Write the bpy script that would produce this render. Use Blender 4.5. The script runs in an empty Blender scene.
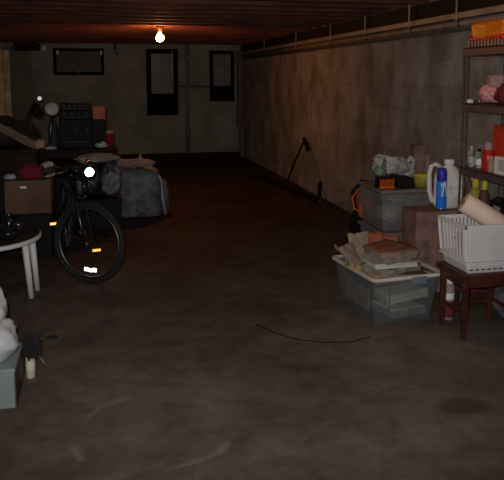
import bpy, bmesh, math, random
from mathutils import Vector, Matrix, noise
random.seed(7)
C = bpy.context.scene.collection
S = bpy.context.scene
PI = math.pi

# ---------------------------------------------------------------- materials
def mat(name, c, rough=.7, metal=0., c2=None, scale=8., bump=0., emit=None, es=0., spec=.3, clear=0., detail=4, mode='noise', dist=.0, ramp=(.35, .65), bscale=None):
    m = bpy.data.materials.new(name); m.use_nodes = True
    nt = m.node_tree; N = nt.nodes; L = nt.links; N.clear()
    out = N.new('ShaderNodeOutputMaterial'); b = N.new('ShaderNodeBsdfPrincipled')
    b.inputs['Roughness'].default_value = rough; b.inputs['Metallic'].default_value = metal
    b.inputs['Specular IOR Level'].default_value = spec
    tc = N.new('ShaderNodeTexCoord')
    nz = N.new('ShaderNodeTexWave' if mode == 'wave' else 'ShaderNodeTexNoise')
    nz.inputs['Scale'].default_value = scale; nz.inputs['Detail'].default_value = detail
    nz.inputs['Distortion'].default_value = dist
    L.new(tc.outputs['Object'], nz.inputs['Vector'])
    rp = N.new('ShaderNodeValToRGB'); rp.color_ramp.elements[0].position = ramp[0]; rp.color_ramp.elements[1].position = ramp[1]
    rp.color_ramp.elements[0].color = (*c, 1)
    c2 = c2 or tuple(v*.75 for v in c)
    rp.color_ramp.elements[1].color = (*c2, 1)
    L.new(nz.outputs['Fac'], rp.inputs[0]); L.new(rp.outputs[0], b.inputs['Base Color'])
    if bump:
        bp = N.new('ShaderNodeBump'); bp.inputs['Strength'].default_value = bump; bp.inputs['Distance'].default_value = .02
        n2 = N.new('ShaderNodeTexNoise'); n2.inputs['Scale'].default_value = bscale or scale*2; n2.inputs['Detail'].default_value = 5
        L.new(tc.outputs['Object'], n2.inputs['Vector']); L.new(n2.outputs['Fac'], bp.inputs['Height']); L.new(bp.outputs[0], b.inputs['Normal'])
    if emit:
        b.inputs['Emission Color'].default_value = (*emit, 1); b.inputs['Emission Strength'].default_value = es
    sh = b.outputs[0]
    if clear:
        t = N.new('ShaderNodeBsdfTransparent'); mx = N.new('ShaderNodeMixShader'); mx.inputs[0].default_value = 1-clear
        L.new(t.outputs[0], mx.inputs[1]); L.new(sh, mx.inputs[2]); sh = mx.outputs[0]
    L.new(sh, out.inputs[0])
    return m

def block_mat(name, base, dark, mortar, swap):
    """painted concrete block: brick texture in wall plane + patches"""
    m = bpy.data.materials.new(name); m.use_nodes = True
    nt = m.node_tree; N = nt.nodes; L = nt.links; N.clear()
    out = N.new('ShaderNodeOutputMaterial'); b = N.new('ShaderNodeBsdfPrincipled')
    b.inputs['Roughness'].default_value = .85; b.inputs['Specular IOR Level'].default_value = .15
    tc = N.new('ShaderNodeTexCoord'); sp = N.new('ShaderNodeSeparateXYZ'); cb = N.new('ShaderNodeCombineXYZ')
    L.new(tc.outputs['Object'], sp.inputs[0])
    L.new(sp.outputs['Y' if swap else 'X'], cb.inputs['X']); L.new(sp.outputs['Z'], cb.inputs['Y'])
    br = N.new('ShaderNodeTexBrick'); br.inputs['Scale'].default_value = 1
    br.inputs['Brick Width'].default_value = .41; br.inputs['Row Height'].default_value = .205; br.inputs['Mortar Size'].default_value = .007
    br.inputs['Mortar Smooth'].default_value = .6
    br.inputs['Color1'].default_value = (*base, 1); br.inputs['Color2'].default_value = (*[v*.86 for v in base], 1); br.inputs['Mortar'].default_value = (*mortar, 1)
    L.new(cb.outputs[0], br.inputs['Vector'])
    n1 = N.new('ShaderNodeTexNoise'); n1.inputs['Scale'].default_value = 1.3; n1.inputs['Detail'].default_value = 8; n1.inputs['Roughness'].default_value = .65
    mp = N.new('ShaderNodeMapping'); mp.inputs['Scale'].default_value = (2.0, 2.0, 1.3)
    L.new(tc.outputs['Object'], mp.inputs[0]); L.new(mp.outputs[0], n1.inputs['Vector'])
    rp = N.new('ShaderNodeValToRGB'); rp.color_ramp.elements[0].position = .36; rp.color_ramp.elements[1].position = .66
    rp.color_ramp.elements[0].color = (*[v/base[0]*.9 for v in dark], 1); rp.color_ramp.elements[1].color = (1, 1, 1, 1)
    L.new(n1.outputs['Fac'], rp.inputs[0])
    mx = N.new('ShaderNodeMixRGB'); mx.blend_type = 'MULTIPLY'; mx.inputs[0].default_value = 1
    L.new(br.outputs['Color'], mx.inputs[1]); L.new(rp.outputs[0], mx.inputs[2]); L.new(mx.outputs[0], b.inputs['Base Color'])
    bp = N.new('ShaderNodeBump'); bp.inputs['Strength'].default_value = .3; bp.inputs['Distance'].default_value = .008
    n2 = N.new('ShaderNodeTexNoise'); n2.inputs['Scale'].default_value = 30; n2.inputs['Detail'].default_value = 4
    L.new(tc.outputs['Object'], n2.inputs['Vector'])
    ma = N.new('ShaderNodeMath'); ma.operation = 'MULTIPLY_ADD'; ma.inputs[1].default_value = -1.2
    L.new(br.outputs['Fac'], ma.inputs[0]); L.new(n2.outputs['Fac'], ma.inputs[2]); L.new(ma.outputs[0], bp.inputs['Height']); L.new(bp.outputs[0], b.inputs['Normal'])
    L.new(b.outputs[0], out.inputs[0]); return m

def floor_mat():
    m = bpy.data.materials.new('worn_concrete'); m.use_nodes = True
    nt = m.node_tree; N = nt.nodes; L = nt.links; N.clear()
    out = N.new('ShaderNodeOutputMaterial'); b = N.new('ShaderNodeBsdfPrincipled')
    b.inputs['Roughness'].default_value = .8; b.inputs['Specular IOR Level'].default_value = .12
    tc = N.new('ShaderNodeTexCoord')
    def noi(s, d=6, r=.6, dist=0):
        n = N.new('ShaderNodeTexNoise'); n.inputs['Scale'].default_value = s; n.inputs['Detail'].default_value = d; n.inputs['Roughness'].default_value = r
        n.inputs['Distortion'].default_value = dist
        L.new(tc.outputs['Object'], n.inputs['Vector']); return n.outputs['Fac']
    def ramp(f, p0, c0, p1, c1):
        r = N.new('ShaderNodeValToRGB'); e = r.color_ramp.elements; e[0].position = p0; e[1].position = p1; e[0].color = (*c0, 1); e[1].color = (*c1, 1)
        L.new(f, r.inputs[0]); return r.outputs[0]
    def mix(t, f, a, c):
        x = N.new('ShaderNodeMixRGB'); x.blend_type = t
        if isinstance(f, float): x.inputs[0].default_value = f
        else: L.new(f, x.inputs[0])
        L.new(a, x.inputs[1])
        if isinstance(c, tuple): x.inputs[2].default_value = (*c, 1)
        else: L.new(c, x.inputs[2])
        return x.outputs[0]
    col = ramp(noi(.9, 7, .6, .4), .36, (.108, .078, .060), .64, (.188, .158, .134))
    col = mix('MULTIPLY', .9, col, ramp(noi(5, 10, .75), .36, (.58, .56, .54), .60, (1, 1, 1)))
    col = mix('MIX', ramp(noi(11, 6, .7, .8), .64, (0, 0, 0), .72, (.35, .35, .35)), col, (.24, .21, .18))
    col = mix('MIX', ramp(noi(2.3, 4, .5, 1.5), .60, (0, 0, 0), .70, (.5, .5, .5)), col, (.085, .062, .048))
    # deep end painted darker and redder to hold down the bulb's light
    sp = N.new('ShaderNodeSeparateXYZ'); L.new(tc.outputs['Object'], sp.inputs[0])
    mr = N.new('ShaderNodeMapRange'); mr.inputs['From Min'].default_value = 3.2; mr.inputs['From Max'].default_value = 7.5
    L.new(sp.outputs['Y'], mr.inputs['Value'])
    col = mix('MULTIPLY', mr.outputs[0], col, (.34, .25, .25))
    # pale ring left by something round, and brown spill
    def dist(cx, cy, sx=1, sy=1):
        mp = N.new('ShaderNodeMapping'); mp.vector_type = 'TEXTURE'; mp.inputs['Location'].default_value = (cx, cy, 0); mp.inputs['Scale'].default_value = (sx, sy, 1)
        L.new(tc.outputs['Object'], mp.inputs[0])
        nn = N.new('ShaderNodeTexNoise'); nn.inputs['Scale'].default_value = 3; L.new(tc.outputs['Object'], nn.inputs['Vector'])
        ad = N.new('ShaderNodeVectorMath'); ad.operation = 'MULTIPLY_ADD'; ad.inputs[1].default_value = (.15, .15, 0)
        L.new(nn.outputs['Color'], ad.inputs[0]); L.new(mp.outputs[0], ad.inputs[2])
        ln = N.new('ShaderNodeVectorMath'); ln.operation = 'LENGTH'; L.new(ad.outputs[0], ln.inputs[0]); return ln.outputs['Value']
    r = N.new('ShaderNodeValToRGB'); e = r.color_ramp.elements
    e[0].position = .30; e[0].color = (0, 0, 0, 1); e[1].position = .36; e[1].color = (0, 0, 0, 1)
    x = e.new(.335); x.color = (.75, .75, .75, 1)
    L.new(dist(.255, 2.875), r.inputs[0])
    gate = ramp(noi(3.5, 3, .5), .44, (0, 0, 0), .58, (1, 1, 1))
    f = mix('MULTIPLY', 1., r.outputs[0], gate)
    col = mix('MIX', f, col, (.21, .185, .155))
    r2 = ramp(dist(1.62, 2.70, .16, .10), .5, (.8, .8, .8), 1.1, (0, 0, 0))
    col = mix('MIX', r2, col, (.075, .045, .03))
    L.new(col, b.inputs['Base Color'])
    bp = N.new('ShaderNodeBump'); bp.inputs['Strength'].default_value = .35; bp.inputs['Distance'].default_value = .01
    L.new(noi(14, 6, .6), bp.inputs['Height']); L.new(bp.outputs[0], b.inputs['Normal'])
    L.new(b.outputs[0], out.inputs[0]); return m

M = dict(
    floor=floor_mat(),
    wallR=block_mat('painted_block_side', (.38, .365, .34), (.20, .185, .17), (.30, .285, .265), True),
    wallF=block_mat('painted_block_end', (.255, .265, .245), (.185, .19, .175), (.225, .23, .215), False),
    joist=mat('old_joist_wood', (.10, .030, .018), .8, c2=(.045, .014, .010), scale=3, bump=.3),
    deck=mat('old_deck_wood', (.075, .024, .015), .8, c2=(.035, .012, .009), scale=2, bump=.3),
    black=mat('black_plastic', (.006, .006, .007), .6, c2=(.010, .010, .010), spec=.12),
    gloss=mat('glossy_black', (.008, .008, .009), .22, c2=(.016, .016, .018), spec=.5),
    rubber=mat('tyre_rubber', (.012, .012, .012), .75, c2=(.02, .02, .02), scale=40),
    chrome=mat('chrome', (.55, .55, .56), .18, 1., c2=(.45, .45, .46)),
    steel=mat('dull_steel', (.12, .12, .125), .4, .9, c2=(.15, .15, .15)),
    rack=mat('brown_rack_metal', (.10, .075, .068), .5, c2=(.075, .055, .05), scale=5),
    pipe=mat('galvanised_pipe', (.34, .29, .25), .5, .25, c2=(.22, .19, .165), scale=5),
    darkpipe=mat('dark_pipe', (.10, .085, .075), .6, c2=(.06, .05, .045)),
    iron=mat('cast_iron_pipe', (.17, .155, .135), .7, c2=(.12, .11, .10), scale=6),
    frame=mat('dark_window_frame', (.006, .005, .005), .8, c2=(.004, .004, .004), spec=.05),
    pane=mat('dusty_pane', (.07, .072, .072), .4, c2=(.045, .046, .046), scale=3, spec=.4),
    panedark=mat('dark_pane', (.035, .036, .038), .5, c2=(.022, .022, .024), scale=4),
    pane2=mat('pale_pane', (.18, .20, .24), .5, c2=(.09, .10, .12), scale=5),
    cream=mat('cream_paint', (.62, .54, .30), .6, c2=(.36, .31, .20)),
    green=mat('faded_green_board', (.13, .15, .11), .8, c2=(.10, .115, .09), scale=2),
    whitep=mat('white_plastic', (.74, .73, .72), .45, c2=(.66, .65, .64), scale=4),
    basket=mat('white_basket_plastic', (.70, .67, .67), .5, c2=(.62, .60, .60), scale=3),
    jug=mat('jug_plastic', (.70, .68, .67), .45, c2=(.58, .56, .55), scale=5),
    blue=mat('blue_can_paint', (.02, .16, .75), .35, c2=(.03, .28, .95), scale=4),
    bluecap=mat('dark_blue_cap', (.02, .03, .33), .4, c2=(.03, .05, .42)),
    label=mat('white_label', (.72, .72, .72), .6, c2=(.5, .5, .52), scale=30, ramp=(.5, .62)),
    roll=mat('cream_paper', (.80, .62, .50), .8, c2=(.76, .59, .48), scale=6),
    hole=mat('roll_core', (.25, .16, .10), .9),
    mahog=mat('mahogany_wood', (.085, .022, .014), .4, c2=(.045, .012, .009), scale=9, dist=1.),
    clear=mat('clear_tote_plastic', (.20, .22, .23), .3, c2=(.15, .165, .175), clear=.74, scale=3, spec=.5),
    frost=mat('frosted_tote_plastic', (.28, .28, .29), .4, c2=(.18, .18, .185), clear=.5, scale=3),
    rim=mat('pale_tote_rim', (.66, .60, .53), .4, c2=(.52, .46, .42), scale=6),
    toteblue=mat('blue_grey_latch', (.16, .20, .26), .4, c2=(.12, .15, .2)),
    lid=mat('smoky_tote_lid', (.22, .19, .19), .35, c2=(.15, .13, .13), scale=4, spec=.5),
    paper=mat('aged_paper', (.36, .27, .20), .8, c2=(.20, .14, .11), scale=7),
    paper2=mat('grey_newsprint', (.33, .29, .25), .8, c2=(.19, .165, .145), scale=16),
    paperw=mat('white_paper', (.62, .60, .52), .7, c2=(.48, .48, .38), scale=6),
    paperr=mat('red_orange_print', (.30, .06, .03), .6, c2=(.16, .11, .07), scale=10),
    papery=mat('yellow_print', (.55, .42, .10), .6, c2=(.35, .32, .16), scale=10),
    card=mat('brown_cardboard', (.155, .09, .058), .85, c2=(.10, .058, .038), scale=4),
    cardd=mat('pinkish_cardboard', (.27, .155, .135), .85, c2=(.13, .075, .065), scale=11, detail=6),
    tape=mat('packing_tape', (.10, .06, .035), .5),
    pink=mat('pink_plush', (.72, .36, .38), .95, c2=(.55, .26, .28), scale=25, bump=.6),
    dred=mat('dark_red_cloth', (.17, .02, .035), .9, c2=(.08, .01, .018), scale=14, bump=.5),
    crim=mat('crimson_cloth', (.22, .012, .03), .9, c2=(.12, .01, .018), scale=10, bump=.5),
    red=mat('red_box_print', (.55, .045, .02), .5, c2=(.45, .03, .015)),
    redg=mat('red_gloss', (.50, .02, .02), .3, c2=(.35, .012, .015), scale=12),
    orange=mat('orange_plastic', (.75, .16, .02), .4, c2=(.6, .12, .02)),
    orangeb=mat('orange_box', (.50, .11, .045), .6, c2=(.38, .08, .035)),
    amber=mat('yellow_orange_pack', (.60, .20, .01), .35, c2=(.45, .12, .01), scale=6, spec=.5),
    ylw=mat('yellow_plastic', (.60, .50, .03), .45, c2=(.48, .40, .03)),
    olive=mat('dull_yellow', (.36, .31, .05), .5, c2=(.26, .22, .05)),
    greenb=mat('green_bag_print', (.08, .16, .11), .5, c2=(.40, .42, .38), scale=9, ramp=(.45, .55)),
    greyb=mat('grey_white_bag', (.44, .44, .42), .4, c2=(.26, .27, .27), scale=9, bump=.5),
    bag=mat('dusty_clear_vinyl', (.15, .165, .175), .5, c2=(.075, .08, .09), scale=9, bump=.5, spec=.25),
    bag2=mat('crumpled_film', (.24, .25, .27), .4, c2=(.05, .05, .055), scale=9, bump=.9, spec=.4),
    wbag=mat('white_bag', (.62, .64, .67), .5, c2=(.50, .52, .56), scale=3, bump=.4),
    gbox=mat('blue_grey_box', (.27, .32, .33), .6, c2=(.21, .25, .26), scale=4),
    navy=mat('navy_cloth', (.02, .022, .035), .9, c2=(.05, .05, .08)),
    pale=mat('pale_pink_cloth', (.34, .24, .23), .9, c2=(.24, .17, .17), scale=8, bump=.5),
    tan=mat('tan_cloth', (.36, .24, .18), .9, c2=(.25, .17, .13), scale=8, bump=.3),
    gcloth=mat('grey_cloth', (.30, .28, .25), .9, c2=(.20, .19, .17), scale=8, bump=.3),
    bcloth=mat('black_cloth', (.012, .011, .011), .95, c2=(.02, .018, .018), bump=.5),
    dwood=mat('dark_bench_wood', (.022, .014, .011), .7, c2=(.012, .009, .007), scale=5, spec=.12),
    lampw=mat('off_white_enamel', (.52, .52, .47), .4, c2=(.42, .42, .38)),
    refl=mat('headlight_reflector_glow', (.9, .9, .95), .1, emit=(.85, .88, 1.), es=14),  # emission stands in for flash thrown back by the headlamp
    reflw=mat('white_reflector_glow', (.9, .9, .95), .1, emit=(.9, .92, 1.), es=2.2),  # added glow imitates flash returned by the spoke reflector
    glint=mat('sparkle_glow', (.9, .9, .95), .1, emit=(.9, .92, 1.), es=.45),  # glow painted in as a small sparkle, not a lamp
    refla=mat('amber_reflector_glow', (.9, .5, .1), .1, emit=(1., .45, .10), es=1.8),  # pedal reflectors glow on their own in place of returned flash
    bulb=mat('lit_bulb_glass', (1, .8, .5), .2, emit=(1., .58, .16), es=40, clear=.6),
    tube=mat('cream_tube', (.62, .50, .38), .5, c2=(.50, .40, .30)),
    glass=mat('dark_glass', (.02, .022, .025), .08, clear=.3, spec=.9),
    brownl=mat('brown_leather', (.10, .05, .035), .6, c2=(.06, .03, .02)),
)

# ---------------------------------------------------------------- mesh helpers
def V(*a): return Vector(a)
def box(bm, c, s, rot=None, bev=0., taper=0.):
    """box centre c, size s; rot = Matrix/ z angle; taper = fraction narrower at bottom"""
    r = bmesh.ops.create_cube(bm, size=1.)
    vs = r['verts']
    if isinstance(rot, (int, float)): rot = Matrix.Rotation(rot, 3, 'Z')
    for v in vs:
        k = 1 - (taper if v.co.z < 0 else 0)
        p = V(v.co.x*s[0]*k, v.co.y*s[1]*k, v.co.z*s[2])
        v.co = (rot @ p if rot else p) + V(*c)
    if bev:
        es = list({e for v in vs for e in v.link_edges})
        bmesh.ops.bevel(bm, geom=es, offset=bev, segments=2, affect='EDGES', profile=.5)
def tube(bm, pts, r, n=8, cap=True):
    """swept tube; r number or list"""
    pts = [V(*p) for p in pts]; rs = r if isinstance(r, (list, tuple)) else [r]*len(pts)
    rings = []; up = None
    for i, p in enumerate(pts):
        d = (pts[min(i+1, len(pts)-1)] - pts[max(i-1, 0)]).normalized()
        if up is None:
            up = d.orthogonal().normalized()
        up = (up - d*up.dot(d))
        up = up.normalized() if up.length > 1e-6 else d.orthogonal().normalized()
        w = d.cross(up)
        rings.append([bm.verts.new(p + (up*math.cos(2*PI*k/n) + w*math.sin(2*PI*k/n))*rs[i]) for k in range(n)])
    for a, b in zip(rings, rings[1:]):
        for k in range(n): bm.faces.new((a[k], a[(k+1) % n], b[(k+1) % n], b[k]))
    if cap:
        bm.faces.new(rings[0][::-1]); bm.faces.new(rings[-1])
def lathe(bm, prof, c=(0, 0, 0), n=24, rot=None, sy=1.):
    """prof list of (r,z)"""
    rings = []
    for r, z in prof:
        ring = []
        for k in range(n):
            p = V(max(r, 1e-4)*math.cos(2*PI*k/n), max(r, 1e-4)*math.sin(2*PI*k/n)*sy, z)
            ring.append(bm.verts.new((rot @ p if rot else p) + V(*c)))
        rings.append(ring)
    for a, b in zip(rings, rings[1:]):
        for k in range(n): bm.faces.new((a[k], a[(k+1) % n], b[(k+1) % n], b[k]))
    bm.faces.new(rings[0][::-1]); bm.faces.new(rings[-1])
def torus(bm, R, r, n=48, m=8, sq=1.):
    """around local Y axis (wheel in XZ plane)"""
    rings = []
    for i in range(n):
        a = 2*PI*i/n; ring = []
        for j in range(m):
            b = 2*PI*j/m; rr = R + r*math.cos(b)
            ring.append(bm.verts.new((rr*math.cos(a), r*sq*math.sin(b), rr*math.sin(a))))
        rings.append(ring)
    for i in range(n):
        a = rings[i]; b = rings[(i+1) % n]
        for j in range(m): bm.faces.new((a[j], a[(j+1) % m], b[(j+1) % m], b[j]))
def blob(bm, c, s, seed=0, amp=.18, fr=3., sub=4, square=.0, flat=True, rot=0):
    """lumpy cloth / bag heap: noisy ball pushed to a rounded box, flat base"""
    r = bmesh.ops.create_icosphere(bm, subdivisions=sub, radius=1.)
    R = Matrix.Rotation(rot, 3, 'Z')
    for v in r['verts']:
        p = v.co.copy()
        if square:
            m = max(abs(p.x), abs(p.y), abs(p.z)); p = p.lerp(p/m, square)
        o = V(seed*7.1, seed*3.3, seed*1.7)
        d = noise.fractal(p*fr+o, 1., 2., 3)*amp + abs(noise.noise(p*fr*2.3+o))*amp*.6
        p = p*(1+d)
        if flat and p.z < -.75: p.z = -.75-(p.z+.75)*.02
        p = V(p.x*s[0]/2, p.y*s[1]/2, p.z*s[2]/2)
        v.co = R @ p + V(*c)
    if flat:
        pass
def obj(name, bm, m, parent=None, smooth=False, loc=None, rot=None, label=None, kind=None):
    me = bpy.data.meshes.new(name)
    bmesh.ops.recalc_face_normals(bm, faces=bm.faces[:])
    bm.to_mesh(me); bm.free()
    if smooth:
        for p in me.polygons: p.use_smooth = True
    me.materials.append(M[m] if isinstance(m, str) else m)
    o = bpy.data.objects.new(name, me); C.objects.link(o)
    if parent: o.parent = parent
    if loc: o.location = loc
    if rot: o.rotation_euler = rot
    if label: o['label'] = label
    if kind: o['kind'] = kind
    if smooth == 'auto':
        bpy.context.view_layer.update()
    return o
def tag(o, label, cat, group=None, kind=None):
    o['label'] = label; o['category'] = cat
    if group: o['group'] = group
    if kind: o['kind'] = kind
    return o
def thing(name, label, cat, loc=(0, 0, 0), rz=0, group=None):
    o = bpy.data.objects.new(name, None); C.objects.link(o); o.empty_display_size = .1
    o.location = loc; o.rotation_euler = (0, 0, rz); return tag(o, label, cat, group)
def struct(name, bm, m, **k):
    return obj(name, bm, m, kind='structure', **k)
def B(*boxes, **k):
    bm = bmesh.new()
    for b in boxes: box(bm, *b, **k)
    return bm
def T(pts, r, n=8):
    bm = bmesh.new(); tube(bm, pts, r, n); return bm
def LA(prof, **k):
    bm = bmesh.new(); lathe(bm, prof, **k); return bm
def BL(*a, **k):
    bm = bmesh.new(); blob(bm, *a, **k); return bm

# ---------------------------------------------------------------- the room
XL, XR, YN, YF, H = -1.78, 2.75, -1.6, 12.85, 2.30
JB = 2.12
bm = bmesh.new()
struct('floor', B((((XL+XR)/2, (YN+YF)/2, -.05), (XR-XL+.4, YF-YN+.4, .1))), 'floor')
struct('ceiling', B((((XL+XR)/2, (YN+YF)/2, H+.05), (XR-XL+.4, YF-YN+.4, .1))), 'deck')
struct('wall_right', B(((XR+.1, (YN+YF)/2, H/2), (.2, YF-YN+.4, H))), 'wallR')
struct('wall_left', B(((XL-.1, (YN+YF)/2, H/2), (.2, YF-YN+.4, H))), 'wallF')
struct('wall_back', B((((XL+XR)/2, YF+.1, H/2), (XR-XL, .2, H))), 'wallF')
struct('wall_front', B((((XL+XR)/2, YN-.1, H/2), (XR-XL, .2, H))), 'wallF')
y = YN + .2; i = 1
while y < YF:
    struct('trim_%d' % i, B((((XL+XR)/2, y, (JB+H)/2), (XR-XL, .042, H-JB))), 'joist'); y += .4; i += 1
# sill board on top of the right wall
struct('trim_%d' % i, B(((XR-.03, (YN+YF)/2, 2.055), (.06, YF-YN, .13))), 'dwood'); i += 1
# concrete curb running along the foot of the end wall
struct('baseboard_back', B(((.55, YF-.06, .05), (4.2, .12, .10)), bev=.01), 'dwood')

# windows / openings of the end wall
def win(name, x0, x1, z0, z1, pz0, pm, fw=.05, mull=None):
    f = B(*[((( x0+x1)/2, YF-.02, z), (x1-x0, .06, fw)) for z in (z0+fw/2, z1-fw/2)],
          *[((x, YF-.02, (z0+z1)/2), (fw, .058, z1-z0-.002)) for x in (x0+fw/2, x1-fw/2)], bev=.004)
    w = struct(name, f, 'frame')
    obj('pane', B((((x0+x1)/2, YF-.030, (pz0+z1-fw)/2), (x1-x0-2*fw+.01, .012, z1-fw-pz0))), pm, w)
    obj('back_panel', B((((x0+x1)/2, YF-.008, (z0+z1)/2), (x1-x0-.03, .012, z1-z0-.03))), 'frame', w)
    if pz0 > z0+fw+.02:
        obj('lower_panel', B((((x0+x1)/2, YF-.014, (pz0+z0)/2), (x1-x0-2*fw+.01, .03, pz0-z0))), 'frame', w)
    return w
w = win('window_1', -.74, .15, 1.56, 2.04, 1.58, 'panedark', .055)
for x in (-.66, .10): obj('clasp', B(((x, YF-.07, 1.96), (.035, .03, .07)), bev=.006), 'whitep', w)
bm = bmesh.new(); bmesh.ops.create_icosphere(bm, subdivisions=2, radius=.018)
obj('catch', bm, 'lampw', w, loc=(-.29, YF-.065, 1.62))
w = win('window_2', .91, 1.49, .82, 2.04, 1.22, 'pane', .085)
obj('blind_cord', T([(1.38, YF-.06, 2.0), (1.385, YF-.06, 1.75), (1.38, YF-.06, 1.5)], .008, 6), 'lampw', w)
w = win('window_3', 2.09, 2.56, 1.07, 2.02, 1.36, 'pane2', .07)
# cream door post and greenish board by the left corner
struct('door_1', B(((-1.53, YF-.04, 1.0), (.10, .08, 2.0)), ((-1.66, YF-.03, 1.0), (.14, .05, 2.0)), bev=.004), 'cream')
struct('trim_%d' % i, B(((-1.29, YF-.02, 1.03), (.34, .03, 2.04))), 'green'); i += 1
# dark electrical panel by the right corner
t = tag(obj('electrical_box', B(((2.67, YF-.06, 1.30), (.12, .1, 1.45)), ((2.67, YF-.05, .30), (.05, .04, .60)), bev=.006), 'darkpipe'), 'narrow dark panel on the end wall at the right corner', 'panel')

# vertical drain pipe
t = thing('drain_pipe', 'grey vertical drain pipe on the end wall between the two tall windows', 'pipe', (1.655, YF-.10, 0))
obj('pipe', T([(0, 0, .12), (0, 0, 2.11)], .036, 12), 'iron', t, True)
for z in (.55, 1.36, 1.9): obj('coupling', LA([(.036, -.05), (.047, -.05), (.047, .05), (.036, .05)], c=(0, 0, z), n=12), 'iron', t)
tag(obj('branch_pipe', T([(1.50, YF-.07, 1.36), (2.09, YF-.07, 1.35)], .017, 8), 'darkpipe'), 'thin dark horizontal pipe crossing from tall black window to right window', 'pipe')
t = thing('ceiling_hook', 'small black bracket hanging from ceiling beside the low wide window', 'bracket', (.35, YF-.3, 2.12))
obj('stem', B(((0, 0, -.04), (.03, .03, .10)), bev=.004), 'black', t); obj('hook', T([(0, 0, -.08), (0, 0, -.15), (.02, 0, -.18), (.05, 0, -.17)], .012, 6), 'black', t)
tag(obj('cable_bundle', BL((-1.15, YF-.35, 2.04), (.42, .2, .17), seed=4, amp=.4, fr=3), 'bcloth'), 'black cable bundle bunched under the ceiling in the far left corner', 'cable')
t = thing('ceiling_spotlight', 'small round metal spotlight under the ceiling left of the wide window', 'lamp', (-.87, YF-.4, 2.12))
obj('stem', T([(0, 0, 0), (0, 0, -.06)], .01, 6), 'steel', t); obj('lamp_head', LA([(.02, -.03), (.05, 0), (.05, .04), (.02, .05)], c=(0, 0, -.10), n=16, rot=Matrix.Rotation(PI/2, 3, 'X')), 'lampw', t, True)

# pipes along the right wall
struct('trim_%d' % i, B(((XR-.035, (YN+YF)/2, 1.972), (.07, YF-YN, .046)), bev=.004), 'pipe'); i += 1
t = thing('heating_pipe', 'pale pipe running along the right wall just under the ledge', 'pipe', (2.695, 0, 1.912))
obj('pipe', T([(0, YN+.1, 0), (0, 5.0, 0), (0, YF-.05, 0)], .026, 14), 'pipe', t, True)
for yy in (3.6, 4.75, 5.55, 6.55, 7.6, 9.0, 10.8):
    obj('hanger', B(((-.045, yy, .12), (.008, .014, .20))), 'pipe', t)
    obj('hanger_strap', LA([(.027, -.013), (.031, -.013), (.031, .013), (.027, .013)], c=(0, yy, 0), n=14, rot=Matrix.Rotation(PI/2, 3, 'X')), 'steel', t)
tag(obj('conduit', T([(2.73, YN+.1, 1.868), (2.73, 6, 1.868), (2.73, YF-.05, 1.868)], .012, 8), 'darkpipe', smooth=True), 'thin dark conduit running below the pale pipe on the right wall', 'pipe')

# bulb
def bulb(loc, label, power, col=(1., .50, .16), size=.035, glow=True):
    t = thing('light_bulb', label, 'lamp', loc)
    obj('lamp_holder', LA([(.05, 2.298-loc[2]), (.05, 2.28-loc[2]), (.012, .26), (.012, .14), (.045, .14), (.045, .12), (.024, .10), (.024, .065), (.015, .06)], n=16), 'brownl', t, True)
    o = obj('glass_bulb', LA([(.014, .065), (.022, .045), (.044, .022), (.050, -.002), (.045, -.024), (.028, -.042), (.002, -.050)], n=20), 'bulb', t, True)
    o.visible_shadow = True
    l = bpy.data.lights.new('bulb_light', 'POINT'); l.energy = power; l.color = col; l.shadow_soft_size = size
    lo = bpy.data.objects.new('bulb_light', l); C.objects.link(lo); lo.location = (loc[0], loc[1], loc[2])
    return t
bulb((.76, 8.34, 1.985), 'bare lit bulb glowing orange on the ceiling', 46, (1., .32, .08))
bulb((1.5, 3.72, 2.03), 'bare lit bulb overhead nearer the camera', 8, (1., .44, .14))

# ---------------------------------------------------------------- leaning metal stand at the right wall
t = thing('metal_stand', 'dark folded metal frame stand leaning in an inverted V against the right wall', 'stand', (2.55, 8.3, 0))
P = lambda x, y, z: (x-2.55, y-8.3, z)
obj('leg', T([P(2.70, 8.72, .68), P(2.66, 9.05, .35), P(2.62, 9.3, .012)], .014), 'black', t)
obj('leg', T([P(2.70, 8.70, .68), P(2.68, 8.3, .36), P(2.63, 7.85, .012)], .016), 'iron', t)
obj('handle_grip', T([P(2.70, 8.74, .70), P(2.69, 8.52, .56)], .028), 'black', t)
obj('base_bar', T([P(2.42, 9.80, .03), P(2.50, 8.9, .03), P(2.60, 7.85, .03)], .028), 'black', t)
obj('foot', T([P(2.50, 7.0+.45, .30), P(2.56, 7.65, .18), P(2.62, 7.82, .05)], .024), 'black', t)
tag(obj('floor_pole', T([(2.25, 10.3, .02), (2.44, 9.0, .02), (2.56, 7.75, .02)], .018, 8), 'black'), 'long dark pole lying on the floor in front of the metal stand', 'pole')

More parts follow.
